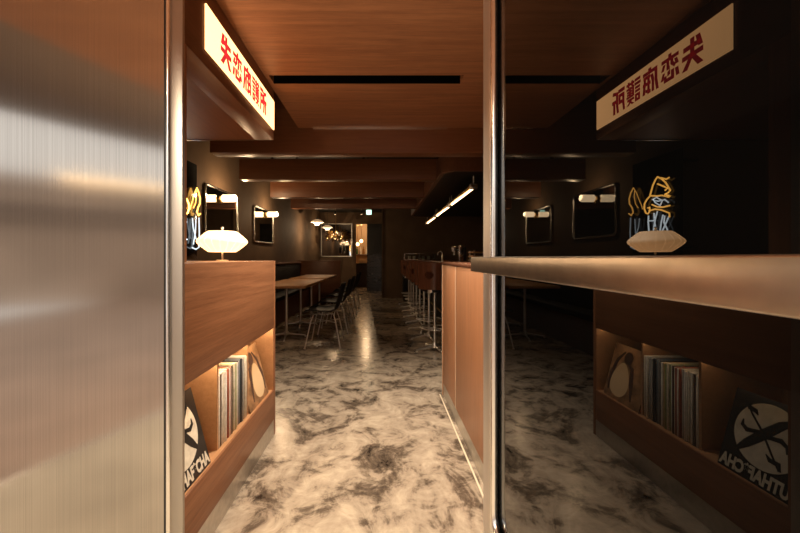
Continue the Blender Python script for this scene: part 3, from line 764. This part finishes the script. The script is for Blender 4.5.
box('return_body', (-.27, .219, 6.3, 6.72, 0, 1.004), M_bleather, ct, .003)
b = B(); tube(b, [(.17, .05, .2), (.17, 6.2, .2)], .016, 12)
for y_ in (.4, 2.3, 4.2, 6.0): tube(b, [(.17, y_, .2), (.225, y_, .2)], .01, 8)
obj('foot_rail', b, M_brass, ct)

def make_stool(label, loc, rz):
    """swivel bar stool; backrest on local -X"""
    t = thing('bar_stool', label, 'stool', loc, rz, 'bar stools along the counter')
    b = B()
    for k in range(4):
        a = k*pi/2+pi/4
        tube(b, [(.03*cos(a), .03*sin(a), .05), (.13*cos(a), .13*sin(a), .03), (.24*cos(a), .24*sin(a), .018)], [.018, .014, .010], 10)
        lathe(b, [(0, 0), (.015, 0), (.015, .01), (0, .012)], 10, (.235*cos(a), .235*sin(a), 0))
    lathe(b, [(0, .03), (.036, .03), (.036, .07), (.024, .09), (0, .09)], 18)
    obj('star_base', b, M_chrome, t)
    b = B(); tube(b, [(0, 0, .06), (0, 0, .70)], .019, 18); obj('post', b, M_chrome, t)
    b = B(); tube(b, [(.17*cos(2*pi*k/28), .17*sin(2*pi*k/28), .27) for k in range(28)], .008, 8, True)
    for k in range(3):
        a = 2*pi*k/3; tube(b, [(.018*cos(a), .018*sin(a), .27), (.17*cos(a), .17*sin(a), .27)], .006, 8)
    obj('foot_ring', b, M_chrome, t)
    b = B(); lathe(b, [(0, .695), (.13, .70), (.165, .715), (.175, .74), (.165, .768), (.13, .78), (0, .785)], 32); obj('seat', b, M_bleather, t)
    # curved plywood back with a round opening
    b = B(); NA, NZ = 56, 28; A0 = radians(98); grid = []
    for layer, R0 in ((0, .188), (1, .199)):
        G = []
        for i in range(NA+1):
            u = -1+2*i/NA; a = pi+u*A0
            zt = 1.045-.085*max(0, abs(u)-.45)**1.6/.55**1.6*1.6; zb = .735+.03*max(0, abs(u)-.6)
            G.append([b.verts.new(((R0+.012*(zz/NZ))*cos(a), (R0+.012*(zz/NZ))*sin(a), zb+(zt-zb)*zz/NZ)) for zz in range(NZ+1)])
        grid.append(G)
    def hole(i, k):
        u = (-1+2*(i+.5)/NA)*A0*.193; z = .735+.31*(k+.5)/NZ
        return (u/.045)**2+((z-.905)/.045)**2 < 1
    keep = [[not hole(i, k) for k in range(NZ)] for i in range(NA)]
    for i in range(NA):
        for k in range(NZ):
            if not keep[i][k]: continue
            for G, flip in ((grid[0], False), (grid[1], True)):
                f = [G[i][k], G[i+1][k], G[i+1][k+1], G[i][k+1]]
                b.faces.new(f[::-1] if flip else f)
            for (di, dk, e) in ((-1, 0, ((i, k), (i, k+1))), (1, 0, ((i+1, k), (i+1, k+1))), (0, -1, ((i, k), (i+1, k))), (0, 1, ((i, k+1), (i+1, k+1)))):
                ii, kk = i+di, k+dk
                if not (0 <= ii < NA and 0 <= kk < NZ) or not keep[ii][kk]:
                    (p, q), (r, s) = e
                    b.faces.new((grid[0][p][q], grid[0][r][s], grid[1][r][s], grid[1][p][q]))
    for v in [v for v in b.verts if not v.link_faces]: b.verts.remove(v)
    obj('backrest', b, M_walnut, t, allsmooth=True)
    b = B(); bx(b, -.205, -.10, -.025, .025, .70, .712, .002); bx(b, -.187, -.179, -.025, .025, .70, .80, .002); obj('back_bracket', b, M_chrome, t)
    return t
SY = [4.30, 4.90, 5.48, 6.08, 6.68, 7.30, 7.92, 8.55]
names = ['walnut backed bar stool standing closest to the orange bar end cabinet'] + ['walnut backed bar stool, %s along the counter from the orange end cabinet' % ORD[i] for i in range(1, 7)] + ['walnut backed bar stool at the far end of the row']
st = make_stool(names[0], (.63, SY[0], 0), radians(64))
for i, y_ in enumerate(SY[1:]): dup(st, (.64, y_, 0), radians(45+random.uniform(-18, 18)), names[i+1])

# things on the counter
def faucet(name, label, loc, h, reach, r):
    t = thing(name, label, 'tap', loc)
    b = B(); lathe(b, [(0, 0), (r*1.5, 0), (r*1.5, .012), (r, .02), (r, h*.62), (r*.7, h*.7), (0, h*.7)], 18); obj('column', b, M_chrome, t)
    b = B(); pts = [(0, 0, h*.66)]
    for k in range(9):
        a = k/8*pi; pts.append((-reach/2+reach/2*cos(a), 0, h*.75+h*.25*sin(a)))
    pts.append((-reach, 0, h*.62)); tube(b, pts, r*.45, 10); obj('spout', b, M_chrome, t)
    b = B(); tube(b, [(r, 0, h*.4), (r*3, 0, h*.5)], r*.35, 8); ball(b, (r*3, 0, h*.5), r*.5, u=10, v=8); obj('lever', b, M_black, t)
faucet('water_tap', 'slim chrome water tap with a curved spout on the bar counter', (.93, 5.55, 1.05), .15, .07, .013)
t = thing('beer_tap', 'square chrome beer tap tower on the bar counter', 'tap', (.93, 4.25, 1.05))
box('tower', (-.028, .028, -.03, .03, 0, .195), M_polish, t, .006)
box('head', (-.105, -.0285, -.022, .022, .125, .185), M_polish, t, .006)
b = B(); tube(b, [(-.08, 0, .125), (-.08, 0, .085)], .008, 10); obj('spout', b, M_chrome, t)
box('handle', (.030, .060, -.018, .018, .02, .18), M_black, t, .005)
t = thing('drip_rack', 'slatted brass and steel rack on the bar by the steel post', 'rack', (.90, 3.55, 1.05))
b = B()
for z in (.02, .06, .10): bx(b, 0, .34, 0, .22, z, z+.012, .002)
obj('shelf_tiers', b, M_brass, t)
b = B()
for x in (.01, .32):
    for y_ in (.01, .20): bx(b, x, x+.012, y_, y_+.012, 0, .125)
obj('uprights', b, M_steel, t)
t = thing('display_case', 'low glass and steel display case at the far end of the bar', 'case', (.58, 9.28, 1.05))
b = B()
for z in (0, .155): bx(b, 0, .80, 0, .30, z, z+.016, .002)
for x in (0, .39, .785):
    for y_ in (0, .285): bx(b, x, x+.015, y_, y_+.015, .016, .155)
obj('case_frame', b, M_polish, t)
box('case_glass', (.016, .784, .004, .007, .017, .154), M_glassclear, t)
for i, x in enumerate((.72, .84, 1.08, 1.22)):
    b = B(); lathe(b, [(0, 0), (.036, 0), (.042, .085), (.038, .085), (.033, .006), (0, .006)], 18, (x, 9.43, 1.0665))
    tag(obj('cup', b, plain('cup_white', (.72, .66, .56), .3)), 'white cup inside the glass display case at the bar end', 'cup', 'cups in the display case')

# ------------------------------------------------------------------ canopy over the bar and its linear lamps
cp = thing('bar_canopy', 'hanging dark wood canopy with a rounded corner above the bar', 'canopy', (0, 0, 0))
def canopy_poly(x0, x1, y0, y1, r, n=10):
    P = [(x1, y1)]
    for k in range(n+1):
        a = pi/2+k/n*pi/2; P.append((x0+r+r*cos(a), y1-r+r*sin(a)))
    for k in range(n+1):
        a = pi+k/n*pi/2; P.append((x0+r+r*cos(a), y0+r+r*sin(a)))
    return P+[(x1, y0)]
M_can = wood('canopy_veneer', (.12, .050, .025), (.19, .078, .037), 'Y', 8, .4)
poly = canopy_poly(.586, 2.845, 3.50, 7.4, .16)
inner = canopy_poly(.63, 2.845, 3.545, 7.355, .13)
b = B(); n_ = len(poly)
T0 = [b.verts.new((u, v, 1.947)) for u, v in poly]; T1 = [b.verts.new((u, v, 2.14)) for u, v in poly]; U0 = [b.verts.new((u, v, 1.947)) for u, v in inner]; U1 = [b.verts.new((u, v, 2.14)) for u, v in inner]
for i in range(n_-1):
    b.faces.new((T0[i], T0[i+1], T1[i+1], T1[i])); b.faces.new((U0[i+1], U0[i], U1[i], U1[i+1])); b.faces.new((T0[i+1], T0[i], U0[i], U0[i+1])); b.faces.new((T1[i], T1[i+1], U1[i+1], U1[i]))
obj('fascia', b, M_can, cp, allsmooth=True)
b = B(); prism(b, inner, lambda u, v, d: (u, v, d), 1.9475, 1.966); obj('soffit_board', b, plain('canopy_black', (.012, .011, .010), .5), cp)
b = B()
for y_ in (4.2, 5.4, 6.6):
    for x in (.9, 2.2): bx(b, x-.012, x+.012, y_-.012, y_+.012, 1.966, 2.62)
obj('hanger', b, M_black, cp)
def make_linear(label, loc):
    t = thing('linear_lamp', label, 'lamp', loc, 0, 'linear lamps under the bar canopy')
    box('housing', (-.035, .035, 0, 1.2, .012, .034), M_brass, t, .003)
    b = B()
    tube(b, [(0, .03, .002), (0, 1.17, .002)], .0095, 12)
    obj('tube', b, M_tube, t)
    for y_ in (.02, 1.18):
        e = box('end_cap', (-.038, .038, y_-.02, y_+.02, -.008, .046), M_chrome, t, .003)
        b = B()
        for k in range(6): tube(b, [(.006*cos(a)*(k % 2), y_+.006*cos(a)*((k+1) % 2), .058+.017*k/1.5+.010*sin(a)) for a in [2*pi*j/10 for j in range(10)]], .0018, 5, True)
        tube(b, [(0, y_, .05), (0, y_, 1.9470-loc[2])], .002, 6)
        obj('chain', b, M_chrome, e)
    return t
ln = make_linear('glowing tube lamp hung on chains, the near one under the canopy', (.94, 3.68, 1.815))
dup(ln, (.94, 4.98, 1.815), 0, 'glowing tube lamp on chains, in the middle under the canopy')
dup(ln, (.94, 6.28, 1.815), 0, 'glowing tube lamp on chains, the far one under the canopy')
t = thing('ceiling_spotlight', 'small round white fitting under the canopy beside the steel post', 'lamp', (1.18, 4.0, 1.90))
b = B(); lathe(b, [(0, 0), (.03, .004), (.04, .02), (.04, .047), (0, .047)], 18); obj('housing', b, plain('fitting_white', (.5, .48, .45), .4), t)
